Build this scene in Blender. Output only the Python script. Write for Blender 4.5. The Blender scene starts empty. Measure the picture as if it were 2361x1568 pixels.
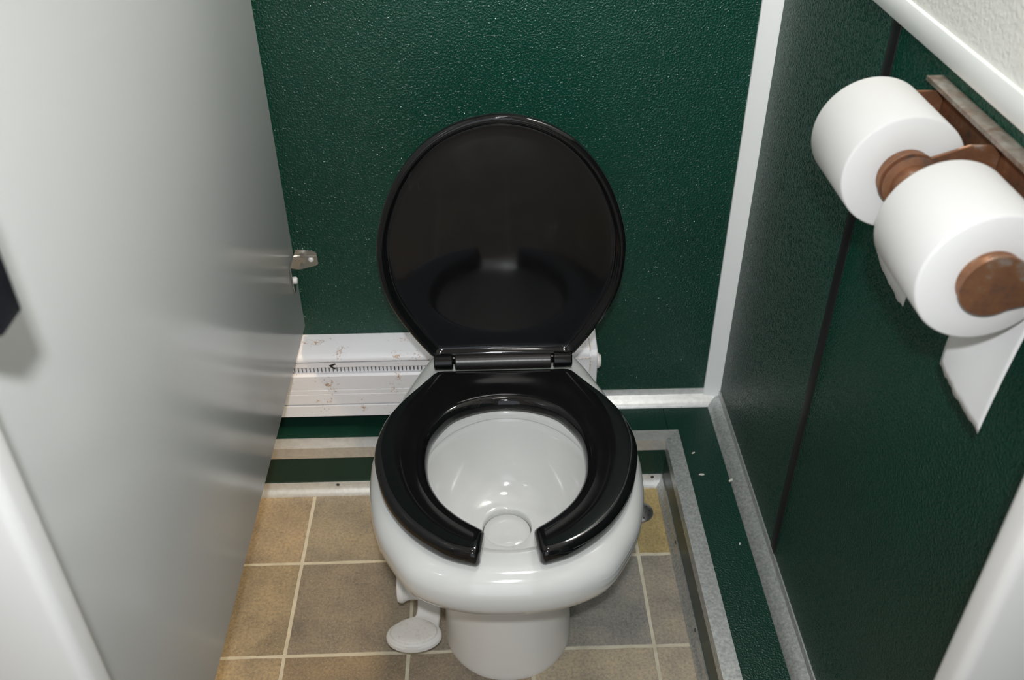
import bpy, bmesh, math, random
from mathutils import Vector, Matrix, noise

random.seed(7)
scene = bpy.context.scene
C = scene.collection
R = math.radians

# ------------------------------------------------------------------ camera
cam = bpy.data.cameras.new('camera')
cam_ob = bpy.data.objects.new('camera', cam)
C.objects.link(cam_ob)
PITCH, YAW, ROLL = R(36.354), R(1.527), R(-0.339)
fwd = Vector((math.sin(YAW) * math.cos(PITCH), math.cos(YAW) * math.cos(PITCH), -math.sin(PITCH)))
right = Vector((math.cos(YAW), -math.sin(YAW), 0))
up = right.cross(fwd)
r2 = math.cos(ROLL) * right + math.sin(ROLL) * up
u2 = -math.sin(ROLL) * right + math.cos(ROLL) * up
cam_ob.matrix_world = Matrix(((r2.x, u2.x, -fwd.x, 0), (r2.y, u2.y, -fwd.y, 0), (r2.z, u2.z, -fwd.z, 1.4), (0, 0, 0, 1)))
cam.sensor_width = 36.0
cam.sensor_fit = 'HORIZONTAL'
cam.lens = 2160.2 / 2361 * 36
cam.clip_start = 0.02
cam.dof.use_dof = True
cam.dof.focus_distance = 1.42
cam.dof.aperture_fstop = 7.0
scene.camera = cam_ob

# ------------------------------------------------------------------ world, lights, exposure
world = bpy.data.worlds.new('world')
scene.world = world
world.use_nodes = True
world.node_tree.nodes['Background'].inputs[0].default_value = (0.86, 0.93, 1.0, 1)
world.node_tree.nodes['Background'].inputs[1].default_value = 1.2

vs = scene.view_settings
vs.view_transform = 'Standard'
vs.look = 'None'
vs.gamma = 1.0
vs.use_curve_mapping = False
vs.exposure = 0.0

def light(name, kind, loc, energy, col=(1, 1, 1), target=None, **kw):
    d = bpy.data.lights.new(name, kind)
    d.energy = energy
    d.color = col
    for k, v in kw.items():
        setattr(d, k, v)
    o = bpy.data.objects.new(name, d)
    C.objects.link(o)
    o.location = loc
    if target is not None:
        dirv = Vector(target) - Vector(loc)
        o.rotation_euler = dirv.to_track_quat('-Z', 'Y').to_euler()
    return o

# the camera's hot-shoe flash, 13 cm above the lens
light('camera_flash', 'SPOT', (0.0, -0.02, 1.53), 48, (0.97, 0.985, 1.0), (0.02, 1.3, 0.52),
      spot_size=R(89), spot_blend=1.0, shadow_soft_size=0.018)
# two unseen ceiling lamps and a wall globe, added for brightness, and the warm lamp over the stalls on the left
light('added_ceiling_lamp', 'AREA', (0.10, 0.75, 2.07), 2.5, (1.0, 0.97, 0.93), (0.10, 0.75, 0), shape='DISK', size=0.22)
light('added_aisle_lamp', 'AREA', (0.05, -0.25, 2.07), 1.6, (1.0, 0.97, 0.93), (0.05, -0.25, 0), shape='DISK', size=0.22)
light('neighbour_lamp', 'AREA', (-1.25, 0.95, 2.0), 16, (1.0, 0.74, 0.46), (-0.6, 1.0, 0.0), shape='DISK', size=0.18)

# ------------------------------------------------------------------ materials
def mat(name, col=(0.8, 0.8, 0.8), rough=0.5, metal=0.0, coat=0.0, ior=1.5):
    m = bpy.data.materials.new(name)
    m.use_nodes = True
    b = m.node_tree.nodes['Principled BSDF']
    b.inputs['Base Color'].default_value = (*col, 1)
    b.inputs['Roughness'].default_value = rough
    b.inputs['Metallic'].default_value = metal
    b.inputs['IOR'].default_value = ior
    b.inputs['Coat Weight'].default_value = coat
    b.inputs['Coat Roughness'].default_value = 0.05
    return m

def N(m, t, **kw):
    n = m.node_tree.nodes.new(t)
    for k, v in kw.items():
        if k in n.inputs:
            n.inputs[k].default_value = v
        else:
            setattr(n, k, v)
    return n

def L(m, a, b):
    m.node_tree.links.new(a, b)

def bsdf(m):
    return m.node_tree.nodes['Principled BSDF']

def coords(m, scale=(1, 1, 1)):
    t = N(m, 'ShaderNodeNewGeometry')
    mp = N(m, 'ShaderNodeMapping')
    mp.inputs['Scale'].default_value = scale
    L(m, t.outputs['Position'], mp.inputs['Vector'])
    return mp.outputs['Vector']

def ramp(m, fac, stops):
    r = N(m, 'ShaderNodeValToRGB')
    e = r.color_ramp.elements
    while len(e) < len(stops):
        e.new(0.5)
    for i, (p, c) in enumerate(stops):
        e[i].position = p
        e[i].color = (*c, 1) if len(c) == 3 else c
    L(m, fac, r.inputs['Fac'])
    return r.outputs['Color']

def nz(m, scale, detail=3, rough=0.55, vec=None, out='Fac'):
    n = N(m, 'ShaderNodeTexNoise')
    n.inputs['Scale'].default_value = scale
    n.inputs['Detail'].default_value = detail
    n.inputs['Roughness'].default_value = rough
    L(m, vec if vec is not None else coords(m), n.inputs['Vector'])
    return n.outputs[out]

def mixc(m, fac, a, b, blend='MIX'):
    n = N(m, 'ShaderNodeMix', data_type='RGBA', blend_type=blend)
    for s, v in ((n.inputs[6], a), (n.inputs[7], b)):
        if isinstance(v, tuple):
            s.default_value = (*v, 1)
        else:
            L(m, v, s)
    if isinstance(fac, (int, float)):
        n.inputs[0].default_value = fac
    else:
        L(m, fac, n.inputs[0])
    return n.outputs[2]

def bump(m, height, strength=0.3, dist=0.001, normal=None):
    b = N(m, 'ShaderNodeBump')
    b.inputs['Strength'].default_value = strength
    b.inputs['Distance'].default_value = dist
    L(m, height, b.inputs['Height'])
    if normal is not None:
        L(m, normal, b.inputs['Normal'])
    return b.outputs['Normal']

M = {}
# pebbled dark green panel
def green_panel(name, col, rough, strength):
    m = mat(name, col, rough)
    bsdf(m).inputs['Specular IOR Level'].default_value = 0.0
    v = coords(m)
    n1 = ramp(m, nz(m, 300, 1.0, 0.5, v), [(0.28, (0, 0, 0)), (0.50, (0.27, 0.27, 0.27)), (0.74, (1, 1, 1))])
    nrm = bump(m, n1, strength, 0.0013)
    L(m, nrm, bsdf(m).inputs['Normal'])
    # thin glossy film over the pebbled paint
    gl = N(m, 'ShaderNodeBsdfGlossy')
    gl.inputs['Roughness'].default_value = rough
    L(m, nrm, gl.inputs['Normal'])
    mx = N(m, 'ShaderNodeMixShader')
    fr = N(m, 'ShaderNodeFresnel')
    fr.inputs['IOR'].default_value = 1.22
    ad = N(m, 'ShaderNodeMath', operation='ADD')
    ad.inputs[1].default_value = 0.042
    L(m, fr.outputs[0], ad.inputs[0])
    L(m, ad.outputs[0], mx.inputs[0])
    out = m.node_tree.nodes['Material Output']
    L(m, bsdf(m).outputs[0], mx.inputs[1])
    L(m, gl.outputs[0], mx.inputs[2])
    L(m, mx.outputs[0], out.inputs['Surface'])
    big = nz(m, 3.0, 2, 0.5, v)
    c = ramp(m, big, [(0.3, tuple(k * 0.88 for k in col)), (0.7, tuple(k * 1.1 for k in col))])
    L(m, c, bsdf(m).inputs['Base Color'])
    return m
M['green'] = green_panel('green_pebbled_panel', (0.0042, 0.046, 0.029), 0.13, 0.9)
M['green_ledge'] = green_panel('green_ledge_panel', (0.0035, 0.034, 0.022), 0.30, 0.35)

m = mat('white_textured_panel', (0.74, 0.74, 0.70), 0.4)
L(m, bump(m, nz(m, 170, 3, 0.6), 0.5, 0.004), bsdf(m).inputs['Normal'])
M['frp'] = m

m = mat('grey_laminate', (0.62, 0.635, 0.63), 0.20)
bsdf(m).inputs['Specular IOR Level'].default_value = 0.3
L(m, bump(m, nz(m, 900, 1), 0.04, 0.0006), bsdf(m).inputs['Normal'])
M['laminate'] = m
M['pilaster'] = mat('white_enamelled_steel', (0.72, 0.72, 0.715), 0.28)

M['white_trim'] = mat('white_vinyl_trim', (0.86, 0.88, 0.875), 0.35)
m = mat('grey_white_trim', (0.72, 0.74, 0.73), 0.35)
M['cap_trim'] = m
M['black_trim'] = mat('black_vinyl_strip', (0.006, 0.005, 0.006), 0.5)

def metal(name, c0, c1, rough, scale, metalness=1.0, b=0.15):
    m = mat(name, c1, rough, metalness)
    v = coords(m)
    n = nz(m, scale, 5, 0.7, v)
    L(m, ramp(m, n, [(0.35, c0), (0.65, c1)]), bsdf(m).inputs['Base Color'])
    n3 = nz(m, scale * 2.3, 4, 0.7, v)
    mr = N(m, 'ShaderNodeMapRange')
    mr.inputs['From Min'].default_value = 0.3
    mr.inputs['From Max'].default_value = 0.7
    mr.inputs['To Min'].default_value = rough - 0.1
    mr.inputs['To Max'].default_value = rough + 0.12
    L(m, n3, mr.inputs['Value'])
    L(m, mr.outputs['Result'], bsdf(m).inputs['Roughness'])
    L(m, bump(m, n, b, 0.0005), bsdf(m).inputs['Normal'])
    return m
M['alu'] = metal('mill_aluminium', (0.66, 0.66, 0.64), (0.80, 0.80, 0.78), 0.38, 60, 0.75)
M['alu_white'] = metal('pale_aluminium', (0.70, 0.71, 0.70), (0.84, 0.85, 0.84), 0.36, 90, 0.45)
M['galv'] = metal('dull_mottled_aluminium', (0.42, 0.44, 0.44), (0.74, 0.75, 0.74), 0.38, 190, 0.75, 0.3)
M['chrome'] = mat('worn_chrome', (0.72, 0.70, 0.66), 0.14, 1.0)
M['screw'] = mat('zinc_screw', (0.55, 0.55, 0.55), 0.35, 1.0)
M['plate_steel'] = mat('dull_steel', (0.30, 0.30, 0.30), 0.30, 0.9)
M['dark_steel'] = mat('dark_steel', (0.10, 0.10, 0.10), 0.35, 0.9)
M['hole'] = mat('dark_hole', (0.02, 0.018, 0.015), 0.8)

# stone print vinyl tile, tinted per tile by the object's colour
m = mat('stone_vinyl_tile', (0.3, 0.27, 0.22), 0.42)
v = coords(m)
oi = N(m, 'ShaderNodeObjectInfo')
cl = nz(m, 9, 5, 0.62, v)
sp = nz(m, 190, 4, 0.7, v)
fl = nz(m, 420, 2, 0.6, v)
base = mixc(m, 1.0, oi.outputs['Color'], ramp(m, cl, [(0.30, (0.66, 0.66, 0.68)), (0.5, (1.0, 0.98, 0.95)), (0.70, (1.28, 1.20, 1.06))]), 'MULTIPLY')
base = mixc(m, 1.0, base, ramp(m, sp, [(0.34, (0.72, 0.73, 0.75)), (0.5, (1, 1, 1)), (0.68, (1.25, 1.20, 1.10))]), 'MULTIPLY')
spk = ramp(m, fl, [(0.60, (0, 0, 0)), (0.72, (0.75, 0.75, 0.75))])
base = mixc(m, spk, base, (0.52, 0.49, 0.42))
L(m, base, bsdf(m).inputs['Base Color'])
L(m, bump(m, sp, 0.10, 0.001), bsdf(m).inputs['Normal'])
M['tile'] = m
m = mat('cream_grout', (0.60, 0.55, 0.42), 0.5)
L(m, ramp(m, nz(m, 35, 4), [(0.3, (0.52, 0.48, 0.36)), (0.7, (0.66, 0.61, 0.49))]), bsdf(m).inputs['Base Color'])
M['grout'] = m

M['china'] = mat('white_vitreous_china', (0.64, 0.645, 0.63), 0.10, coat=0.6)
M['white_plastic'] = mat('white_moulded_plastic', (0.74, 0.725, 0.70), 0.33)
m = mat('worn_white_plastic', (0.74, 0.72, 0.69), 0.4)
sc = nz(m, 160, 5, 0.7)
L(m, ramp(m, sc, [(0.52, (0.75, 0.735, 0.705)), (0.80, (0.60, 0.48, 0.38))]), bsdf(m).inputs['Base Color'])
M['pad'] = m
m = mat('glossy_black_plastic', (0.0045, 0.0045, 0.005), 0.06)
sv = coords(m, (1, 1, 1))
sm = nz(m, 7, 3, 0.6, sv)
mr = N(m, 'ShaderNodeMapRange')
mr.inputs['From Min'].default_value = 0.45
mr.inputs['From Max'].default_value = 0.75
mr.inputs['To Min'].default_value = 0.055
mr.inputs['To Max'].default_value = 0.16
L(m, sm, mr.inputs['Value'])
L(m, mr.outputs['Result'], bsdf(m).inputs['Roughness'])
sa_ = nz(m, 34, 5, 0.75, coords(m, (1.0, 0.18, 0.18)))
sb_ = nz(m, 8, 2, 0.5, coords(m))
mu = N(m, 'ShaderNodeMath', operation='MULTIPLY')
L(m, ramp(m, sa_, [(0.56, (0, 0, 0)), (0.74, (1, 1, 1))]), mu.inputs[0])
L(m, ramp(m, sb_, [(0.58, (0, 0, 0)), (0.70, (1, 1, 1))]), mu.inputs[1])
L(m, mixc(m, mu.outputs[0], (0.0045, 0.0045, 0.005), (0.045, 0.047, 0.055)), bsdf(m).inputs['Base Color'])
M['black'] = m
m = mat('scuffed_black_hinge_plastic', (0.014, 0.0125, 0.012), 0.33)
L(m, bump(m, nz(m, 140, 3, 0.6, coords(m, (1, 0.25, 0.25))), 0.12, 0.002), bsdf(m).inputs['Normal'])
M['hinge'] = m
M['rubber'] = mat('black_rubber', (0.006, 0.006, 0.010), 0.4)

# chipped white heater paint with rust specks
def heater_paint(name, lo, hi):
    m = mat(name, (0.76, 0.77, 0.80), 0.35)
    v = coords(m)
    a = nz(m, 26, 2, 0.5, v)
    b = nz(m, 210, 4, 0.7, v)
    mul = N(m, 'ShaderNodeMath', operation='MULTIPLY')
    L(m, a, mul.inputs[0])
    L(m, b, mul.inputs[1])
    f = ramp(m, mul.outputs[0], [(lo, (0, 0, 0)), (hi, (1, 1, 1))])
    rust = ramp(m, b, [(0.45, (0.62, 0.42, 0.24)), (0.75, (0.30, 0.11, 0.03))])
    L(m, mixc(m, f, (0.86, 0.86, 0.89), rust), bsdf(m).inputs['Base Color'])
    L(m, bump(m, nz(m, 60, 3), 0.15, 0.002), bsdf(m).inputs['Normal'])
    return m
M['heater'] = heater_paint('chipped_white_paint', 0.345, 0.42)
M['rusty_seam'] = heater_paint('rusted_white_paint', 0.20, 0.32)

# chrome gone to rust
m = mat('rusted_chrome', (0.4, 0.2, 0.1), 0.35, 0.6)
v = coords(m)
a = nz(m, 38, 4, 0.65, v)
c = ramp(m, a, [(0.32, (0.10, 0.075, 0.065)), (0.42, (0.22, 0.105, 0.060)), (0.58, (0.30, 0.145, 0.075)), (0.70, (0.40, 0.33, 0.28))])
L(m, c, bsdf(m).inputs['Base Color'])
mr = N(m, 'ShaderNodeMapRange')
mr.inputs['From Min'].default_value = 0.35
mr.inputs['From Max'].default_value = 0.7
mr.inputs['To Min'].default_value = 0.5
mr.inputs['To Max'].default_value = 0.2
L(m, a, mr.inputs['Value'])
L(m, mr.outputs['Result'], bsdf(m).inputs['Roughness'])
M['rust_chrome'] = m
M['tarnished'] = metal('tarnished_chrome', (0.34, 0.24, 0.18), (0.52, 0.49, 0.44), 0.38, 60, 0.7)
m = mat('toilet_tissue', (0.59, 0.59, 0.585), 0.9)
bsdf(m).inputs['Specular IOR Level'].default_value = 0.1
L(m, bump(m, nz(m, 500, 2), 0.12, 0.0008), bsdf(m).inputs['Normal'])
M['tissue'] = m
m = mat('thin_tissue_sheet', (0.72, 0.73, 0.74), 0.9)
bsdf(m).inputs['Specular IOR Level'].default_value = 0.1
M['sheet'] = m
M['cardboard'] = mat('cardboard_core', (0.36, 0.24, 0.14), 0.85)
M['ceiling'] = mat('white_ceiling', (0.78, 0.78, 0.76), 0.7)
M['chip'] = mat('pale_paint_chip', (0.62, 0.61, 0.55), 0.7)

# ------------------------------------------------------------------ builders
WORLD = {}                      # world position of each object's origin

def tag(o, label=None, cat=None, group=None, kind=None):
    for k, v in (('label', label), ('category', cat), ('group', group), ('kind', kind)):
        if v:
            o[k] = v
    return o

def empty(name, loc):
    o = bpy.data.objects.new(name, None)
    C.objects.link(o)
    o.location = loc
    o.empty_display_size = 0.05
    WORLD[o] = Vector(loc)
    return o

def mk(name, verts, faces, material, parent=None, smooth=None):
    """one mesh object from world-space vertices"""
    vs_ = [Vector(v) for v in verts]
    lo = Vector([min(v[i] for v in vs_) for i in range(3)])
    hi = Vector([max(v[i] for v in vs_) for i in range(3)])
    org = Vector(((lo.x + hi.x) / 2, (lo.y + hi.y) / 2, lo.z))
    me = bpy.data.meshes.new(name)
    me.from_pydata([v - org for v in vs_], [], faces)
    bm = bmesh.new()
    bm.from_mesh(me)
    bmesh.ops.recalc_face_normals(bm, faces=bm.faces)
    bm.to_mesh(me)
    bm.free()
    me.materials.append(M[material])
    o = bpy.data.objects.new(name, me)
    C.objects.link(o)
    if parent is not None:
        o.parent = parent
        o.location = org - WORLD[parent]
    else:
        o.location = org
    WORLD[o] = org
    if smooth is not None:
        for p in me.polygons:
            p.use_smooth = True
        try:
            me.set_sharp_from_angle(angle=R(smooth))
        except Exception:
            pass
    return o

def clone(o, offset, parent):
    c = o.copy()
    C.objects.link(c)
    c.parent = parent
    c.location = o.location + Vector(offset)
    WORLD[c] = WORLD[o] + Vector(offset)
    return c

def boxdata(x0, x1, y0, y1, z0, z1):
    v = [(x, y, z) for z in (z0, z1) for y in (y0, y1) for x in (x0, x1)]
    f = [(0, 2, 3, 1), (4, 5, 7, 6), (0, 1, 5, 4), (2, 6, 7, 3), (0, 4, 6, 2), (1, 3, 7, 5)]
    return v, f

def box(name, x0, x1, y0, y1, z0, z1, material, parent=None, bevel=0.0, seg=2):
    bm = bmesh.new()
    v, f = boxdata(x0, x1, y0, y1, z0, z1)
    bv = [bm.verts.new(p) for p in v]
    for q in f:
        bm.faces.new([bv[i] for i in q])
    if bevel > 0:
        bmesh.ops.bevel(bm, geom=bm.edges[:], offset=bevel, segments=seg, affect='EDGES', profile=0.5)
    bm.verts.index_update()
    vv = [tuple(q.co) for q in bm.verts]
    ff = [tuple(q.index for q in p.verts) for p in bm.faces]
    bm.free()
    return mk(name, vv, ff, material, parent, smooth=40 if bevel else None)

def prism(name, prof, axis, a, b, material, parent=None, smooth=None, mitre=None):
    """profile swept along an axis: for 'x' profile is (y, z), for 'y' (x, z), for 'z' (x, y).
    mitre: function(point, end) -> shift of the end coordinate"""
    n = len(prof)
    verts = []
    for e, t in ((0, a), (1, b)):
        for p in prof:
            tt = t + (mitre(p, e) if mitre else 0)
            if axis == 'x':
                verts.append((tt, p[0], p[1]))
            elif axis == 'y':
                verts.append((p[0], tt, p[1]))
            else:
                verts.append((p[0], p[1], tt))
    faces = [tuple(range(n)), tuple(range(2 * n - 1, n - 1, -1))]
    for i in range(n):
        j = (i + 1) % n
        faces.append((i, j, n + j, n + i))
    return mk(name, verts, faces, material, parent, smooth)

def loft(name, rings, material, parent=None, cap0=True, cap1=True, smooth=45, close=False):
    n = len(rings[0])
    verts = [p for r in rings for p in r]
    faces = []
    k = len(rings)
    for a in range(k if close else k - 1):
        b = (a + 1) % k
        for i in range(n):
            j = (i + 1) % n
            faces.append((a * n + i, a * n + j, b * n + j, b * n + i))
    if not close:
        if cap0:
            faces.append(tuple(range(n - 1, -1, -1)))
        if cap1:
            faces.append(tuple((k - 1) * n + i for i in range(n)))
    return mk(name, verts, faces, material, parent, smooth)

def lathe(name, prof, origin, axis, material, parent=None, seg=48, smooth=40):
    """prof: list of (radius, t along axis)"""
    o = Vector(origin)
    ax = Vector(axis).normalized()
    u = ax.orthogonal().normalized()
    w = ax.cross(u)
    rings = []
    for r, t in prof:
        rings.append([tuple(o + ax * t + (u * math.cos(2 * math.pi * i / seg) + w * math.sin(2 * math.pi * i / seg)) * max(r, 1e-5)) for i in range(seg)])
    return loft(name, rings, material, parent, smooth=smooth)

def catmull(pts, sub=8):
    out = []
    n = len(pts)
    for i in range(n - 1):
        p1, p2 = pts[i], pts[i + 1]
        # a half outline starting or ending on the axis goes on as its mirror image
        p0 = pts[i - 1] if i > 0 else ((-p2[0], p2[1]) if abs(p1[0]) < 1e-9 else p1)
        p3 = pts[i + 2] if i + 2 < n else ((-p1[0], p1[1]) if abs(p2[0]) < 1e-9 else p2)
        for s in range(sub):
            t = s / sub
            out.append(tuple(0.5 * (2 * p1[k] + (p2[k] - p0[k]) * t + (2 * p0[k] - 5 * p1[k] + 4 * p2[k] - p3[k]) * t * t
                                    + (3 * p1[k] - p0[k] - 3 * p2[k] + p3[k]) * t ** 3) for k in range(2)))
    out.append(tuple(pts[-1]))
    return out

def mirror_half(h):
    """half outline with x >= 0, from x = 0 to x = 0, to a full closed polygon"""
    return h + [(-x, y) for x, y in reversed(h) if x > 1e-6]

def polar(poly, c, ang):
    """distance from c to the polygon along direction ang"""
    dx, dy = math.sin(ang), -math.cos(ang)      # ang 0 points to -y
    best = None
    n = len(poly)
    for i in range(n):
        ax, ay = poly[i][0] - c[0], poly[i][1] - c[1]
        bx, by = poly[(i + 1) % n][0] - c[0], poly[(i + 1) % n][1] - c[1]
        ex, ey = bx - ax, by - ay
        den = dx * ey - dy * ex
        if abs(den) < 1e-12:
            continue
        t = (ax * ey - ay * ex) / den
        s = (ax * dy - ay * dx) / den
        if t > 0 and -1e-9 <= s <= 1 + 1e-9 and (best is None or t > best):
            best = t
    return best

# ================================================================== THE SETTING
WX, WY = 0.475, 1.51            # right wall, back wall
PX, PY, PZ = 0.346, 1.385, 0.125  # faces and top of the boxed ledge
FY, CZ = -0.95, 2.10
LX = -1.75

# ---- floor: a grout bed with each tile laid on it
floor = box('floor', LX, WX, FY, WY, -0.06, -0.0008, 'grout')
tag(floor, kind='structure')
TX0, TPX, TY0, TPY = -0.371, 0.2144, 0.993, 0.205
G = 0.0030
tints = {
    (-1, 0): (0.335, 0.275, 0.185), (-1, 1): (0.365, 0.292, 0.200),
    (0, 1): (0.300, 0.262, 0.200), (0, 0): (0.268, 0.232, 0.185), (0, -1): (0.270, 0.215, 0.150), (-1, -1): (0.365, 0.295, 0.200),
    (1, 1): (0.27, 0.24, 0.19), (1, 0): (0.27, 0.24, 0.20), (1, -1): (0.285, 0.235, 0.18),
    (2, 1): (0.285, 0.258, 0.185), (2, 0): (0.262, 0.252, 0.232), (2, -1): (0.40, 0.345, 0.265),
    (3, 1): (0.40, 0.315, 0.145), (3, 0): (0.315, 0.285, 0.24), (3, -1): (0.43, 0.37, 0.285),
}
rt = random.Random(3)
for ix in range(-7, 4):
    for iy in range(-9, 3):
        x0, x1 = TX0 + ix * TPX - TPX + G, TX0 + ix * TPX - G
        x0, x1 = x0 + TPX, x1 + TPX
        y0, y1 = TY0 + (iy - 1) * TPY + G + TPY, TY0 + iy * TPY - G + TPY
        x0, x1 = max(x0, LX + .002), min(x1, 0.338)
        y0, y1 = max(y0, FY + .002), min(y1, 1.376)
        if x1 - x0 < 0.01 or y1 - y0 < 0.01:
            continue
        # slightly wavering edges, chamfered top
        def wob(k):
            return (rt.random() - 0.5) * 0.0016
        ring = []
        K = 5
        for i in range(K):
            ring.append((x0 + (x1 - x0) * i / K, y0 + wob(0)))
        for i in range(K):
            ring.append((x1 + wob(0), y0 + (y1 - y0) * i / K))
        for i in range(K):
            ring.append((x1 - (x1 - x0) * i / K, y1 + wob(0)))
        for i in range(K):
            ring.append((x0 + wob(0), y1 - (y1 - y0) * i / K))
        n = len(ring)
        cx_, cy_ = (x0 + x1) / 2, (y0 + y1) / 2
        def ins(p, d):
            return (p[0] - math.copysign(d, p[0] - cx_), p[1] - math.copysign(d, p[1] - cy_))
        verts = [(p[0], p[1], -0.0009) for p in ring] + [(*ins(p, 0.0009), 0.0) for p in ring]
        faces = [tuple(range(n, 2 * n))] + [(i, (i + 1) % n, n + (i + 1) % n, n + i) for i in range(n)]
        t = mk('tile', verts, faces, 'tile', floor)
        c = tints.get((ix, iy))
        if c is None:
            k = rt.random()
            c = (0.30 + 0.06 * k, 0.255 + 0.04 * k, 0.20 + 0.02 * k)
        t.color = (*c, 1)

# ---- walls
tag(box('wall_back', LX, WX, WY, WY + 0.05, 0.0, CZ, 'green'), kind='structure')
tag(box('wall_right', WX, WX + 0.05, FY, WY + 0.05, 0.0, 1.056, 'green'), kind='structure')
tag(box('wall_right_upper', WX, WX + 0.05, FY, WY + 0.05, 1.056, CZ, 'frp'), kind='structure')
tag(box('wall_left', LX - 0.05, LX, FY, WY + 0.05, 0.0, CZ, 'frp'), kind='structure')
tag(box('ceiling', LX - 0.05, WX + 0.05, FY - 0.05, WY + 0.05, CZ, CZ + 0.05, 'ceiling'), kind='structure')
# front wall of the aisle with the open entrance behind the camera
DX0, DX1, DZ = -0.55, 0.30, 1.95
bmv, bmf = [], []
for b in ((LX, DX0, 0, CZ), (DX1, WX, 0, CZ), (DX0, DX1, DZ, CZ)):
    v, f = boxdata(b[0], b[1], FY - 0.05, FY, b[2], b[3])
    k = len(bmv)
    bmv += v
    bmf += [tuple(i + k for i in q) for q in f]
tag(mk('wall_front', bmv, bmf, 'frp'), kind='structure')

# ---- boxed ledge along the foot of the walls
tag(box('baseboard_back', LX, 0.3535, PY, WY, 0.0, PZ - 0.002, 'green_ledge'), kind='structure')
tag(box('baseboard_right', 0.3545, WX, 0.45, WY, 0.0, PZ - 0.002, 'green_ledge'), kind='structure')
tag(box('baseboard_right_face', PX, 0.3545, 0.45, PY, 0.0, PZ - 0.002, 'green_ledge'), kind='structure')

# ---- metal trims
tn = [0]
def trim(o):
    tag(o, kind='structure')
    return o
# angle on the ledge edge (back, right), mitred at the inner corner
t_ = 0.002
angle_b = [(PY - 0.002, PZ - 0.027), (PY - 0.002, PZ), (PY + 0.028, PZ), (PY + 0.028, PZ - 0.002), (PY, PZ - 0.002), (PY, PZ - 0.027)]
cor = PX - PY
trim(prism('trim_1', angle_b, 'x', LX, 0, 'alu', mitre=lambda p, e: (p[0] + cor - 0.0) if e else 0))
angle_r = [(PX - 0.002, PZ - 0.027), (PX - 0.002, PZ), (PX + 0.028, PZ), (PX + 0.028, PZ - 0.002), (PX, PZ - 0.002), (PX, PZ - 0.027)]
trim(prism('trim_2', angle_r, 'y', 0.45, 0, 'galv', mitre=lambda p, e: (p[0] - cor) if e else 0))
# floor trims at the ledge foot
def cove(w0, z0, s, h, toe):
    """cove strip: flat flange then rounded foot; w0 is the wall plane, growing towards -"""
    return [(w0, z0 + h), (w0 - 0.0025, z0 + h), (w0 - 0.0028, z0 + h * 0.55), (w0 - toe * 0.42, z0 + h * 0.42),
            (w0 - toe * 0.75, z0 + h * 0.28), (w0 - toe * 0.95, z0 + h * 0.10), (w0 - toe, z0), (w0, z0)]
ft_b = cove(PY, 0.0, 1, 0.029, 0.0125)
ft = trim(prism('trim_3', ft_b, 'x', LX, 0, 'alu_white', smooth=35, mitre=lambda p, e: (p[0] + cor) if e else 0))
ft_r = [(a + cor, z) for a, z in ft_b]
ftr = trim(prism('trim_4', ft_r, 'y', 0.45, 0, 'galv', smooth=35, mitre=lambda p, e: (p[0] - cor) if e else 0))
# wall trims on top of the ledge
wt_b = cove(WY, PZ - 0.002, 1, 0.030, 0.027)
corw = WX - WY
trim(prism('trim_5', wt_b, 'x', LX, 0, 'alu_white', smooth=35, mitre=lambda p, e: (p[0] + corw) if e else 0))
wt_r = [(a + corw, z) for a, z in wt_b]
trim(prism('trim_6', wt_r, 'y', 0.45, 0, 'galv', smooth=35, mitre=lambda p, e: (p[0] - corw) if e else 0))
# screws in the floor trims
for x in (-0.322, 0.325):
    lathe('screw', [(0, 0), (0.0034, 0), (0.0034, 0.0012), (0.002, 0.0018), (0, 0.0018)], (x, PY - 0.0024, 0.0235), (0, -1, 0), 'dark_steel', ft, seg=12)
for y in (1.205, 1.005):
    lathe('screw', [(0, 0), (0.0036, 0), (0.0036, 0.0014), (0.002, 0.002), (0, 0.002)], (PX - 0.0024, y, 0.0235), (-1, 0, 0), 'dark_steel', ftr, seg=12)
# white corner strip
ct = [(0.4415, WY), (0.4415, WY - 0.004), (0.4425, WY - 0.0055), (WX - 0.006, WY - 0.0085), (WX - 0.002, WY - 0.010), (WX, WY - 0.010), (WX, WY)]
trim(prism('trim_7', ct, 'z', 0.129, 1.9, 'white_trim', smooth=25))
# black seam strip on the right wall
sm_ = [(WX, 1.084), (WX - 0.0008, 1.0835), (WX - 0.0012, 1.082), (WX - 0.0012, 1.060), (WX - 0.0008, 1.0585), (WX, 1.058)]
trim(prism('trim_8', sm_, 'z', PZ + 0.028, 1.055, 'black_trim', smooth=35))
# pale cap strip between green and white panels, right wall
cap = [(WX, 1.057), (WX - 0.004, 1.056), (WX - 0.006, 1.059), (WX - 0.006, 1.078), (WX - 0.004, 1.083), (WX, 1.084)]
trim(prism('trim_9', cap, 'y', FY, WY - 0.010, 'cap_trim', smooth=35))

# ================================================================== PARTITION AND PILASTERS
pp = box('partition_panel', -0.388, -0.362, 0.442, 1.494, 0.345, 1.85, 'laminate', bevel=0.0012)
tag(pp, 'light grey glossy partition panel hung above the floor on the left', 'partition')

def pilaster(name, x0, x1, label, inner):
    r = empty(name, ((x0 + x1) / 2, 0.425, 0.0))
    box('post', x0, x1, 0.410, 0.440, 0.0, 2.06, 'pilaster', r, bevel=0.009, seg=5)
    box('shoe', x0 - 0.004, x1 + (0.004 if x1 < 0.4 else 0), 0.406, 0.444, 0.0, 0.08, 'chrome', r, bevel=0.003)
    return tag(r, label, 'pilaster', 'stall front pilasters')
pilaster('stall_pilaster', -0.46, -0.298, 'white steel stall pilaster with rounded edge, blurred at the lower left', 1)
pilaster('stall_pilaster', 0.349, WX - 0.0005, 'white steel stall pilaster in front of the green wall at the lower right', -1)

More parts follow.
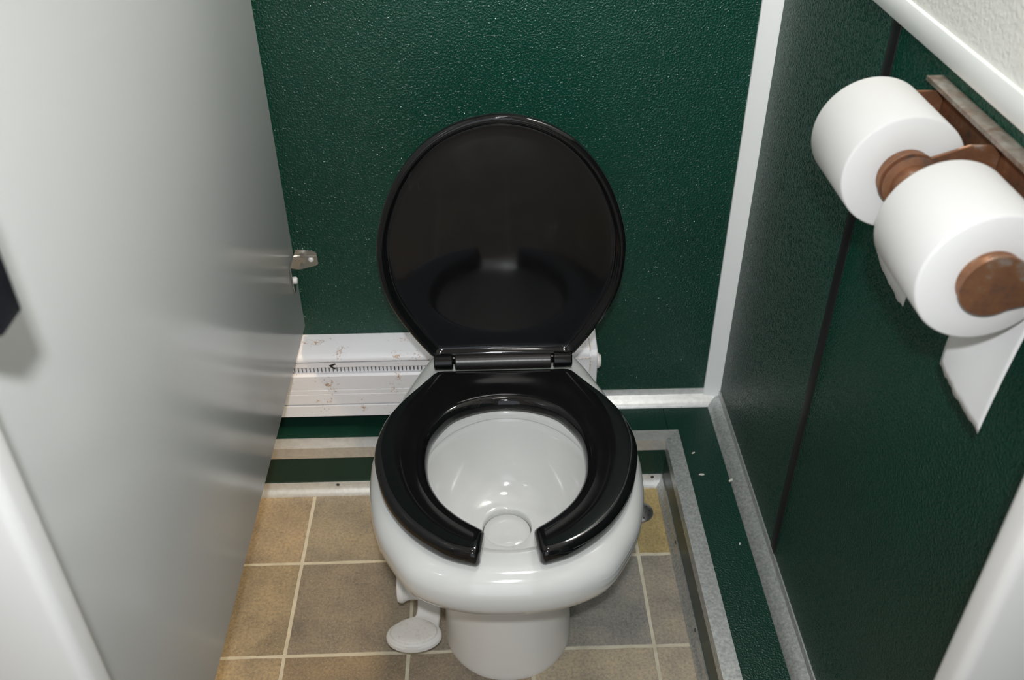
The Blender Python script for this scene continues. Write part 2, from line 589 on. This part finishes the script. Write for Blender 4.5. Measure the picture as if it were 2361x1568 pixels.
# latch keeper on the left pilaster
k = empty('latch_keeper', (-0.285, 0.43, 1.104))
box('base_plate', -0.2975, -0.296, 0.414, 0.438, 1.104, 1.195, 'chrome', k, bevel=0.001)
box('bracket', -0.296, -0.280, 0.417, 0.434, 1.106, 1.193, 'chrome', k, bevel=0.002)
box('bumper', -0.2795, -0.262, 0.414, 0.441, 1.104, 1.195, 'rubber', k, bevel=0.002)
tag(k, 'chrome door latch keeper with black rubber bumper at the left edge', 'latch')

# wall bracket of the partition
b = empty('wall_bracket', (-0.345, 1.50, 0.470))
pts_w = [(-0.3615, 0.509), (-0.328, 0.506), (-0.3225, 0.501), (-0.3215, 0.478), (-0.326, 0.474), (-0.356, 0.466), (-0.3615, 0.466)]
prism('wall_leaf', [(x, z) for x, z in pts_w], 'y', WY - 0.0035, WY - 0.0008, 'chrome', b)
pts_p = [(1.507, 0.509), (1.500, 0.511), (1.449, 0.5095), (1.445, 0.505), (1.447, 0.462), (1.452, 0.448), (1.459, 0.448), (1.480, 0.466), (1.507, 0.466)]
prism('panel_leaf', pts_p, 'x', -0.3613, -0.3590, 'chrome', b)
rb = [(-0.3595, 0.493), (-0.3595, 0.4955), (-0.3225, 0.4945), (-0.3225, 0.492)]
prism('rib', rb, 'y', WY - 0.0048, WY - 0.003, 'chrome', b)
lathe('screw', [(0, 0), (0.0052, 0), (0.0052, 0.0012), (0.003, 0.0038), (0, 0.0042)], (-0.334, WY - 0.0033, 0.487), (0, -1, 0), 'white_plastic', b, seg=20)
lathe('screw', [(0, 0), (0.0068, 0), (0.0068, 0.003), (0.005, 0.0055), (0, 0.006)], (-0.3592, 1.459, 0.472), (1, 0, 0), 'white_plastic', b, seg=20)
tag(b, 'small chrome angle bracket joining grey partition to green wall', 'bracket')

# ================================================================== BASEBOARD HEATER
hx0, hx1 = -1.30, 0.190
h = empty('baseboard_heater', (-0.5, 1.475, 0.15))
prism('back_plate', [(WY - 0.0005, 0.150), (WY - 0.003, 0.150), (WY - 0.003, 0.306), (WY - 0.0005, 0.306)], 'x', hx0, hx1, 'heater', h)
prism('top_cover', [(WY - 0.0005, 0.3125), (1.454, 0.3085), (1.4455, 0.304), (1.4425, 0.298), (1.4425, 0.2945), (1.4445, 0.2945), (1.448, 0.3015), (1.455, 0.3055), (WY - 0.0005, 0.309)],
      'x', hx0, 0.108, 'heater', h, smooth=40)
prism('damper', [(1.4450, 0.2918), (1.4432, 0.2915), (1.4428, 0.2812), (1.4440, 0.2797), (1.4455, 0.2800), (1.4446, 0.2815)], 'x', hx0, 0.108, 'heater', h, smooth=40)
prism('heating_pipe', [(1.474 + 0.009 * math.cos(i * math.pi / 6), 0.225 + 0.009 * math.sin(i * math.pi / 6)) for i in range(12)], 'x', hx0, hx1, 'dark_steel', h, smooth=40)
fp = prism('front_panel', [(1.4520, 0.2640), (1.4440, 0.2640), (1.4405, 0.2600), (1.4405, 0.2275), (1.4415, 0.2265), (1.4405, 0.2255), (1.4405, 0.2165), (1.4415, 0.2155), (1.4405, 0.2145),
      (1.4405, 0.1905), (1.4420, 0.1890), (1.4445, 0.1890), (1.4445, 0.2580), (1.4520, 0.2600)], 'x', hx0, 0.108, 'heater', h, smooth=40)
prism('bottom_lip', [(1.4450, 0.1862), (1.4425, 0.1860), (1.4412, 0.1845), (1.4412, 0.1580), (1.4470, 0.1530), (1.4600, 0.1530), (1.4600, 0.1545), (1.4480, 0.1545), (1.4432, 0.1590), (1.4432, 0.1840), (1.4450, 0.1850)], 'x', hx0, 0.108, 'heater', h, smooth=40)
# plain splice section before the end cap
prism('end_section', [(WY - 0.0006, 0.3130), (1.4535, 0.3092), (1.4440, 0.3040), (1.4408, 0.2960), (1.4398, 0.1570), (1.4450, 0.1520), (WY - 0.0006, 0.1520)], 'x', 0.110, hx1, 'heater', h, smooth=40)
prism('seam', [(1.4402, 0.2925), (1.4388, 0.2925), (1.4388, 0.2905), (1.4402, 0.2905)], 'x', 0.111, hx1, 'rusty_seam', h)
cap_prof = [(WY - 0.0006, 0.3200), (1.5030, 0.3215), (1.4960, 0.3185), (1.4430, 0.3080), (1.4365, 0.3000), (1.4350, 0.2900), (1.4350, 0.1600), (1.4420, 0.1500), (WY - 0.0006, 0.1500)]
ec = prism('end_cap', cap_prof, 'x', hx1, 0.2045, 'heater', h)
bmod = ec.modifiers.new('bevel', 'BEVEL')
bmod.width = 0.0025
bmod.segments = 3
prism('rust_line', [(1.4985, 0.3186), (1.4428, 0.3076), (1.4357, 0.2990), (1.4345, 0.2900), (1.4345, 0.1610), (1.4355, 0.1610), (1.4360, 0.2900), (1.4370, 0.2985), (1.4435, 0.3062), (1.4985, 0.3170)], 'x', hx1 - 0.0008, hx1 + 0.0012, 'rusty_seam', h)
kn = lathe('knob', [(0, 0), (0.0150, 0), (0.0155, 0.002), (0.0150, 0.005), (0.0125, 0.0062), (0.0120, 0.0085), (0, 0.009)], (0.2045, 1.456, 0.2735), (1, 0, 0), 'white_plastic', h, seg=32)
fv, ff_ = boxdata(-0.4, -0.3948, 1.4500, 1.4990, 0.188, 0.2770)
fin0 = mk('fin', fv, ff_, 'heater', h)
for i in range(1, 68):
    clone(fin0, (0.0075 * (i if i < 66 else i) - 0.06, 0, 0), h)
# bent damper tab
prism('damper_tab', [(-0.3165, 0.2860), (-0.3050, 0.2905), (-0.3030, 0.2880), (-0.3110, 0.2840), (-0.3045, 0.2780), (-0.3065, 0.2760), (-0.3150, 0.2825)], 'y', 1.4425, 1.4445, 'hole', h)
tag(h, 'white baseboard heater with chipped, rust-specked paint along the back wall', 'heater')

# ================================================================== TOILET
TX = 0.0175
toilet = empty('toilet', (TX, 1.05, 0.0))
cc = (0.0, 1.03)
NA = 128
ANG = [2 * math.pi * i / NA for i in range(NA)]
outer_h = catmull([(0, .783), (.055, .787), (.10, .800), (.138, .822), (.166, .862), (.187, .905), (.200, .960), (.204, 1.01), (.203, 1.05), (.194, 1.10),
                   (.183, 1.145), (.165, 1.198), (.146, 1.245), (.127, 1.287), (.108, 1.315), (.085, 1.328), (.04, 1.332), (0, 1.332)])
ped_h = catmull([(0, .934), (.041, .941), (.074, .962), (.097, .992), (.107, 1.025), (.1085, 1.06), (.107, 1.12), (.098, 1.18), (.07, 1.225), (.035, 1.24), (0, 1.243)])
inn_h = [(0.128 * math.sin(math.pi * i / 40), 0.987 - 0.139 * math.cos(math.pi * i / 40)) for i in range(41)]
hole_h = [(0.0385 * math.sin(math.pi * i / 24), 1.017 - 0.0385 * math.cos(math.pi * i / 24)) for i in range(25)]
RO = [polar(mirror_half(outer_h), cc, a) for a in ANG]
RP = [polar(mirror_half(ped_h), cc, a) for a in ANG]
RI = [polar(mirror_half(inn_h), cc, a) for a in ANG]
RH = [polar(mirror_half(hole_h), cc, a) for a in ANG]

def ring(rs, z):
    return [(TX + cc[0] + r * math.sin(a), cc[1] - r * math.cos(a), z) for r, a in zip(rs, ANG)]
# pedestal
prs = []
for z, s in ((0.0, 1.010), (0.004, 1.02), (0.012, 1.015), (0.08, 0.99), (0.16, 0.978), (0.215, 0.972), (0.245, 0.975)):
    prs.append(ring([r * s for r in RP], z))
loft('pedestal', prs, 'white_plastic', toilet, smooth=50)
# bowl: outside, rim, inside
brs = []
for z, w in ((0.236, -0.10), (0.240, 0.02), (0.252, 0.12), (0.272, 0.31), (0.295, 0.51), (0.318, 0.695), (0.340, 0.835), (0.360, 0.942), (0.377, 0.990), (0.390, 1.0), (0.400, 1.0)):
    brs.append(ring([p + (o - p) * w for p, o in zip(RP, RO)], z))
for z, d in ((0.4065, 0.0010), (0.4135, 0.0038), (0.4200, 0.0085), (0.4258, 0.0155), (0.4295, 0.0240), (0.4315, 0.0330)):
    brs.append(ring([o - d for o in RO], z))
for z, d in ((0.4315, 0.014), (0.4300, 0.006), (0.4265, 0.0015), (0.4210, 0.0), (0.4165, 0.0005)):
    brs.append(ring([i + d for i in RI], z))
for z, d in ((0.4160, 0.006), (0.4125, 0.006)):
    brs.append(ring([i + d for i in RI], z))
for z, w in ((0.4100, 1.0), (0.395, 0.985), (0.375, 0.955), (0.353, 0.90), (0.332, 0.81), (0.314, 0.69), (0.301, 0.55), (0.2925, 0.38), (0.288, 0.22), (0.286, 0.12)):
    brs.append(ring([q + (i - q) * w + 0.003 * w for q, i in zip(RH, RI)], z))
for z, d in ((0.2850, 0.002), (0.2835, 0.0005), (0.280, 0.0), (0.262, 0.0)):
    brs.append(ring([q + d for q in RH], z))
loft('bowl', brs, 'china', toilet, cap0=False, cap1=True, smooth=60)
lathe('flush_valve_blade', [(0, -0.004), (0.0376, -0.004), (0.0376, 0.0005), (0.036, 0.002), (0.02, 0.0032), (0.0, 0.0036)], (TX, 1.017, 0.2725), (0, 0, 1), 'china', toilet, seg=64, smooth=50)

# seat, open at the front
so = catmull([(.046, .8085), (.080, .820), (.112, .8415), (.139, .868), (.160, .898), (.176, .932), (.187, .972), (.1925, 1.010), (.189, 1.050), (.178, 1.088), (.158, 1.126), (.134, 1.160), (.115, 1.187)])
so += [(.1105, 1.193), (.104, 1.1955), (0, 1.1955)]
si = catmull([(.0385, .8615), (.0635, .881), (.0845, .9035), (.0995, .928), (.1105, .958), (.115, .998), (.111, 1.038), (.097, 1.069), (.076, 1.095), (.040, 1.112), (0, 1.118)])
sc_ = (0.0, 1.0)
def half_closed(h):
    return [(0.0, h[0][1])] + h
SO, SI = mirror_half(half_closed(so)), mirror_half(half_closed(si))
a_o0 = math.atan2(.046, 1.0 - .8085)
a_i0 = math.atan2(.0385, 1.0 - .8615)
def seat_section(u, dz=0.0, da=0.0, push=0.0):
    ao = a_o0 + (2 * math.pi - 2 * a_o0) * u
    ai = a_i0 + (2 * math.pi - 2 * a_i0) * u
    ro, ri = polar(SO, sc_, ao), polar(SI, sc_, ai)
    po = Vector((sc_[0] + ro * math.sin(ao), sc_[1] - ro * math.cos(ao)))
    pi_ = Vector((sc_[0] + ri * math.sin(ai), sc_[1] - ri * math.cos(ai)))
    d = po - pi_
    w = d.length
    d = d / w
    zt = 0.464 - dz
    sec = [(0.004 + da, 0.4375), (0.0005 + da, 0.4395), (0.0 + da, 0.4445), (0.0012 + da, 0.4515), (0.0042 + da, 0.4575 - dz * .6), (0.0095 + da, 0.4610 - dz), (0.018 + da, 0.4625 - dz),
           (w * 0.55, zt - 0.0006), (w - 0.014 - da, zt), (w - 0.0075 - da, zt - 0.0005), (w - 0.0035 - da, zt - 0.002), (w - 0.0010 - da, zt - 0.0048), (w - da, zt - 0.0085),
           (w - da, 0.4420), (w - 0.0012 - da, 0.4385), (w - 0.004 - da, 0.4375)]
    sg = 1 if u < 0.5 else -1
    return [(TX + pi_.x + d.x * a - push * sg, pi_.y + d.y * a, z) for a, z in sec]
rings = []
for e in ((0.0085, 0.006, 0.0060), (0.0045, 0.003, 0.0048), (0.0015, 0.001, 0.0025)):
    rings.append(seat_section(0.0, e[0], e[1], e[2]))
NS = 150
for i in range(NS + 1):
    rings.append(seat_section(i / NS))
for e in ((0.0015, 0.001, 0.0025), (0.0045, 0.003, 0.0048), (0.0085, 0.006, 0.0060)):
    rings.append(seat_section(1.0, e[0], e[1], e[2]))
seat = loft('seat', rings, 'black', toilet, smooth=60)

# lid, raised against the wall side
HY, HZ, TILT = 1.225, 0.475, R(2.0)
def lid_pt(x, l, d):
    return (TX + x, HY + l * math.sin(TILT) - d * math.cos(TILT), HZ + l * math.cos(TILT) + d * math.sin(TILT))
lo_h = [(0, -.004), (.113, -.004), (.1165, -.001)] + catmull([(.120, .004), (.1425, .036), (.1675, .080), (.1835, .123), (.1895, .172), (.187, .2165), (.1735, .2655), (.1545, .3075), (.1275, .346), (.0935, .377), (.0495, .3985), (0, .407)])
LO = mirror_half(lo_h)
lc = (0.0, 0.19)
NL = 192
LA = [2 * math.pi * i / NL for i in range(NL)]
RL = [polar(LO, lc, a) for a in LA]
lr = []
def lring(inset, d, scale=1.0):
    out = []
    for r, a in zip(RL, LA):
        rr = (r - inset) * scale
        out.append(lid_pt(lc[0] + rr * math.sin(a), lc[1] - rr * math.cos(a), d))
    return out
for inset, d, s in ((0.0, -0.0135, 0.02), (0.0, -0.0130, 0.45), (0.0, -0.0115, 0.75), (0.020, -0.0095, 1), (0.008, -0.0065, 1), (0.002, -0.0030, 1), (0.0, 0.0005, 1), (0.0, 0.0065, 1), (0.0012, 0.0090, 1), (0.0035, 0.0108, 1),
                    (0.0065, 0.0112, 1), (0.0090, 0.0104, 1), (0.0112, 0.0085, 1), (0.0130, 0.0055, 1), (0.0150, 0.0035, 1), (0.0185, 0.0026, 1), (0.024, 0.0023, 1), (0.035, 0.0020, 1), (0.035, 0.0018, 0.8), (0.035, 0.0016, 0.5), (0.035, 0.0016, 0.02)):
    lr.append(lring(inset, d, s))
lid = loft('lid', lr, 'black', toilet, smooth=60)
# hinge
def barrel(name, x0, x1, r, mt, y, z):
    return lathe(name, [(0, 0), (r - 0.002, 0), (r, 0.002), (r, x1 - x0 - 0.002), (r - 0.002, x1 - x0), (0, x1 - x0)], (TX + x0, y, z), (1, 0, 0), mt, toilet, seg=40)
barrel('hinge_barrel', -0.0785, 0.0785, 0.0135, 'hinge', 1.2110, 0.4665)
for s in (-1, 1):
    x0, x1 = sorted((s * 0.0815, s * 0.1125))
    barrel('hinge_knuckle', x0, x1, 0.0142, 'black', 1.2135, 0.4660)
box('hinge_pin', TX - 0.083, TX + 0.083, 1.208, 1.215, 0.463, 0.470, 'black', toilet, bevel=0.001)

# foot pedal
ped = []
cx0, cy0, ax_, by_ = -0.1415, 0.977, 0.0465, 0.0335
ys = [cy0 - by_ * math.cos(math.pi * i / 28) for i in range(0, 20)] + [1.000 + 0.006 * i for i in range(1, 18)]
ys = sorted(set(round(y, 5) for y in ys))
sec_t = 0.006
def ped_edges(y):
    q = 1 - ((y - cy0) / by_) ** 2
    w = ax_ * math.sqrt(q) if q > 0 else 0.0
    xl, xr = cx0 - w, cx0 + w
    al, ar = -0.1375, -0.0985
    if y > cy0:
        if q <= 0:
            xl, xr = al, ar
        else:
            t = min(1, max(0, (y - cy0) / by_))
            s = t * t * (3 - 2 * t)
            xr = max(xr, ar * s + xr * (1 - s))
            xl = min(xl, al + 0.0)
        # fillet into the arm
        if 0.995 < y < 1.03:
            f = (1.03 - y) / 0.035
            xl = min(xl, al - 0.018 * f ** 2.2)
    return xl, xr
def ped_z(y):
    base = 0.075 + (cy0 - y) * 0.12
    if y > 1.0:
        base += (y - 1.0) ** 2 * 4.0 + (y - 1.0) * 0.35
    return base
for y in ys:
    xl, xr = ped_edges(y)
    w = max(xr - xl, 0.004)
    xm = (xl + xr) / 2
    hw = w / 2
    z = ped_z(y)
    rr = min(0.004, hw * 0.9)
    ped.append([(xm - hw, y, z - 0.010), (xm - hw, y, z - rr), (xm - hw + rr * 0.3, y, z - rr * 0.3), (xm - hw + rr, y, z), (xm + hw - rr, y, z), (xm + hw - rr * 0.3, y, z - rr * 0.3), (xm + hw, y, z - rr), (xm + hw, y, z - 0.010)])
pedal = loft('pedal', ped, 'white_plastic', toilet, smooth=50)
pr = []
for s, dz in ((0.85, 0.0), (0.85, 0.0035), (0.825, 0.0058), (0.78, 0.0066), (0.5, 0.0070), (0.02, 0.0072)):
    pr.append([(cx0 + ax_ * s * math.cos(2 * math.pi * i / 48), cy0 + 0.0015 + by_ * s * 0.95 * math.sin(2 * math.pi * i / 48),
                ped_z(cy0 + by_ * s * math.sin(2 * math.pi * i / 48)) * 1.0 + dz - 0.0005) for i in range(48)])
loft('foot_pad', pr, 'pad', pedal, smooth=45)
lathe('pivot_cover', [(0, 0), (0.030, 0), (0.032, 0.004), (0.032, 0.008), (0.0315, 0.0085), (0.0315, 0.010), (0.029, 0.0125), (0.027, 0.020), (0.027, 0.062), (0, 0.062)], (-0.169, 1.048, 0.116), (1, 0, 0), 'white_plastic', toilet, seg=48)
tag(toilet, 'white pedal-flush toilet with raised black lid and open-front black seat', 'toilet')

# ================================================================== FLOOR COVER PLATE
fl_ = empty('cover_plate', (0.289, 1.307, 0.0))
lathe('plate', [(0, 0.0), (0.0285, 0.0), (0.0285, 0.0015), (0.027, 0.0030), (0.014, 0.0042), (0.012, 0.0085), (0, 0.009)], (0.289, 1.307, 0.0002), (0, 0, 1), 'plate_steel', fl_, seg=40)
for i in range(10):
    a = 2 * math.pi * i / 10
    lathe('hole', [(0, 0), (0.0016, 0), (0.0016, 0.0006), (0, 0.0006)], (0.289 + 0.0205 * math.cos(a), 1.307 + 0.0205 * math.sin(a), 0.0036), (0, 0, 1), 'hole', fl_, seg=8)
tag(fl_, 'small round dark metal cover plate on the floor beside the toilet', 'cover plate')

# ================================================================== PAPER HOLDER AND ROLLS
AX, AZ = 0.391, 1.0005
hol = empty('paper_holder', (WX, 0.75, 0.955))
YN, YM, YF = 0.598, 0.780, 0.912
plate = prism('back_plate', [(WX - 0.0005, 0.960), (WX - 0.0035, 0.960), (WX - 0.0035, 1.0405), (WX - 0.0005, 1.0405)], 'y', 0.555, 0.932, 'rust_chrome', hol)
prism('top_flange', [(WX - 0.0165, 1.0385), (WX - 0.0180, 1.0385), (WX - 0.0180, 1.0430), (WX - 0.0005, 1.0430), (WX - 0.0005, 1.0406), (WX - 0.0165, 1.0406)], 'y', 0.555, 0.932, 'tarnished', hol)
def arm(y, rr, th=0.0032):
    """plate tab bent out at right angles, ending in a disc"""
    z0, z1 = 0.976, 1.034
    pts = []
    for i in range(33):
        a = math.pi * 0.30 + (2 * math.pi - 0.60 * math.pi) * i / 32
        pts.append((AX + rr * math.cos(a), AZ + rr * math.sin(a)))
    pts = pts + [(AX + 0.040, AZ - 0.016), (WX - 0.004, 0.982), (WX - 0.004, 1.034), (AX + 0.050, 1.0345)]
    o = prism('arm', pts, 'y', y, y + th, 'rust_chrome', hol)
    bm_ = o.modifiers.new('bevel', 'BEVEL')
    bm_.width = 0.0009
    bm_.segments = 2
    bm_.limit_method = 'ANGLE'
    return o
for y in (YN, YM, YF):
    arm(y, 0.0275)
def hub(y, dirn):
    return lathe('hub', [(0, 0), (0.0235, 0), (0.0245, 0.002), (0.0262, 0.006), (0.0262, 0.0075), (0.0200, 0.0095), (0.0195, 0.022), (0, 0.022)], (AX, y, AZ), (0, dirn, 0), 'rust_chrome', hol, seg=48)
hub(YN + 0.0032, 1)
hub(YM, -1)
hub(YM + 0.0032, 1)
hub(YF, -1)
lathe('screw', [(0, 0), (0.0055, 0), (0.0055, 0.001), (0.0035, 0.003), (0, 0.0034)], (WX - 0.0035, 0.900, 1.004), (-1, 0, 0), 'screw', hol, seg=20)
tag(hol, 'rusty chrome double toilet paper holder fixed to the right wall', 'paper holder')

def roll(y0, y1, rad, seed, label, s_y0, s_y1, zb0, zb1):
    r = empty('toilet_roll', (AX, (y0 + y1) / 2, AZ - rad))
    w = y1 - y0
    body = lathe('paper', [(0.0215, 0.0005), (0.030, 0.0), (rad - 0.0025, 0.0), (rad - 0.0008, 0.0009), (rad, 0.003), (rad, w - 0.003), (rad - 0.0008, w - 0.0009), (rad - 0.0025, w), (0.0215, w)], (AX, y0, AZ), (0, 1, 0), 'tissue', r, seg=96, smooth=50)
    # open the core: the lathe closes its ends with discs, drop them
    bm = bmesh.new()
    bm.from_mesh(body.data)
    bmesh.ops.delete(bm, geom=[f for f in bm.faces if len(f.verts) > 10], context='FACES')
    bm.to_mesh(body.data)
    bm.free()
    core = lathe('core', [(0.0218, 0.0), (0.0218, w), (0.0208, w), (0.0208, 0.0)], (AX, y0, AZ), (0, 1, 0), 'cardboard', r, seg=48, smooth=50)
    bm = bmesh.new()
    bm.from_mesh(core.data)
    bmesh.ops.delete(bm, geom=[f for f in bm.faces if len(f.verts) > 10], context='FACES')
    bm.to_mesh(core.data)
    bm.free()
    # hanging sheet on the wall side: leaves the roll tangentially and falls
    rn = random.Random(seed)
    NU, NV = 20, 16
    path = []
    for i in range(6):
        a = R(-8 + 8 * i / 5)
        path.append((AX + (rad + 0.0006) * math.cos(-a * 0 + R(14) * (1 - i / 5)), AZ + (rad + 0.0006) * math.sin(R(14) * (1 - i / 5))))
    vv, fcs = [], []
    top = len(path)
    for j in range(NV + 1):
        t = j / NV
        y = s_y0 + (s_y1 - s_y0) * t
        zb = zb0 + (zb1 - zb0) * t + (rn.random() - 0.5) * 0.003
        col = list(path)
        for i in range(1, NU + 1):
            s = i / NU
            col.append((AX + rad + 0.0006 - 0.020 * s * (2 - s) * 0.9 + 0.0025 * math.sin(s * 3 + t * 3.0) * s, AZ + (zb - AZ) * s))
        for x, z in col:
            vv.append((x, y, z))
    K = top + NU
    for j in range(NV):
        for i in range(K - 1):
            fcs.append((j * K + i, j * K + i + 1, (j + 1) * K + i + 1, (j + 1) * K + i))
    sh = mk('hanging_sheet', vv, fcs, 'sheet', r, smooth=60)
    sm2 = sh.modifiers.new('thickness', 'SOLIDIFY')
    sm2.thickness = 0.0003
    tag(r, label, 'toilet paper', 'toilet rolls on the double holder')
roll(0.6085, 0.7055, 0.0575, 1, 'nearer white toilet roll, its sheet hanging below, at the right edge', 0.611, 0.700, 0.836, 0.846)
roll(0.7925, 0.8935, 0.0580, 2, 'farther white toilet roll, partly behind the nearer one', 0.800, 0.886, 0.842, 0.857)

# ================================================================== SMALL LITTER
for i, (x, y, z, s, a) in enumerate(((0.392, 1.345, PZ - 0.002, 0.004, 20), (0.397, 1.285, PZ - 0.002, 0.0055, -10), (0.4475, 1.262, PZ + 0.0035, 0.006, 35), (0.431, 1.11, PZ - 0.002, 0.003, 70))):
    ca, sa = math.cos(R(a)), math.sin(R(a))
    pts = [(-s, -s * .3), (s * .2, -s * .45), (s, -s * .1), (s * .7, s * .4), (-s * .6, s * .3)]
    lo_ = [(x + px * ca - py * sa, y + px * sa + py * ca, z) for px, py in pts]
    hi_ = [(p[0], p[1], p[2] + 0.0012) for p in lo_]
    c = loft('paint_chip', [lo_, hi_], 'chip', smooth=None)
    tag(c, ('tiny pale chip on the green ledge closest to the back corner', 'pale chip on the green ledge, second from the back corner',
            'pale chip lying on the mottled wall trim of the right ledge', 'smallest pale chip on the green ledge, nearest the camera')[i], 'debris', 'paint chips on the right ledge')

# ================================================================== LAMPS ADDED FOR BRIGHTNESS (above the frame)
m = mat('added_lit_globe', (0.9, 0.9, 0.88), 0.4)  # glowing globe of the added wall lamp
bsdf(m).inputs['Emission Color'].default_value = (1.0, 0.97, 0.94, 1)
bsdf(m).inputs['Emission Strength'].default_value = 53.0
M['globe'] = m
wl = empty('added_wall_lamp', (0.38, 1.30, 1.45))  # unseen globe lamp, added to brighten the grey partition
lathe('wall_rose', [(0, 0), (0.045, 0), (0.045, 0.008), (0.036, 0.014), (0, 0.014)], (WX - 0.0005, 1.30, 1.52), (-1, 0, 0), 'chrome', wl, seg=32)
lathe('stem', [(0, 0), (0.012, 0), (0.012, 0.024), (0, 0.024)], (WX - 0.0145, 1.30, 1.52), (-1, 0, 0), 'chrome', wl, seg=20)
lathe('globe', [(0.06 * math.sin(math.pi * i / 16), 0.06 - 0.06 * math.cos(math.pi * i / 16)) for i in range(17)], (0.38, 1.30, 1.46), (0, 0, 1), 'globe', wl, seg=32, smooth=80)
tag(wl, 'unseen lit globe lamp on a chrome rose, added on the upper right wall', 'lamp')
for (x, y), lab in (((0.10, 0.75), 'unseen round ceiling lamp added above the toilet stall'), ((0.05, -0.25), 'unseen round ceiling lamp added above the aisle')):
    cl_ = lathe('added_ceiling_lamp', [(0, 0), (0.125, 0), (0.125, 0.018), (0.118, 0.0275), (0, 0.0275)], (x, y, CZ - 0.0005), (0, 0, -1), 'white_trim', None, seg=40)  # housing for an added, unseen ceiling light
    tag(cl_, lab, 'lamp', 'added ceiling lamps')
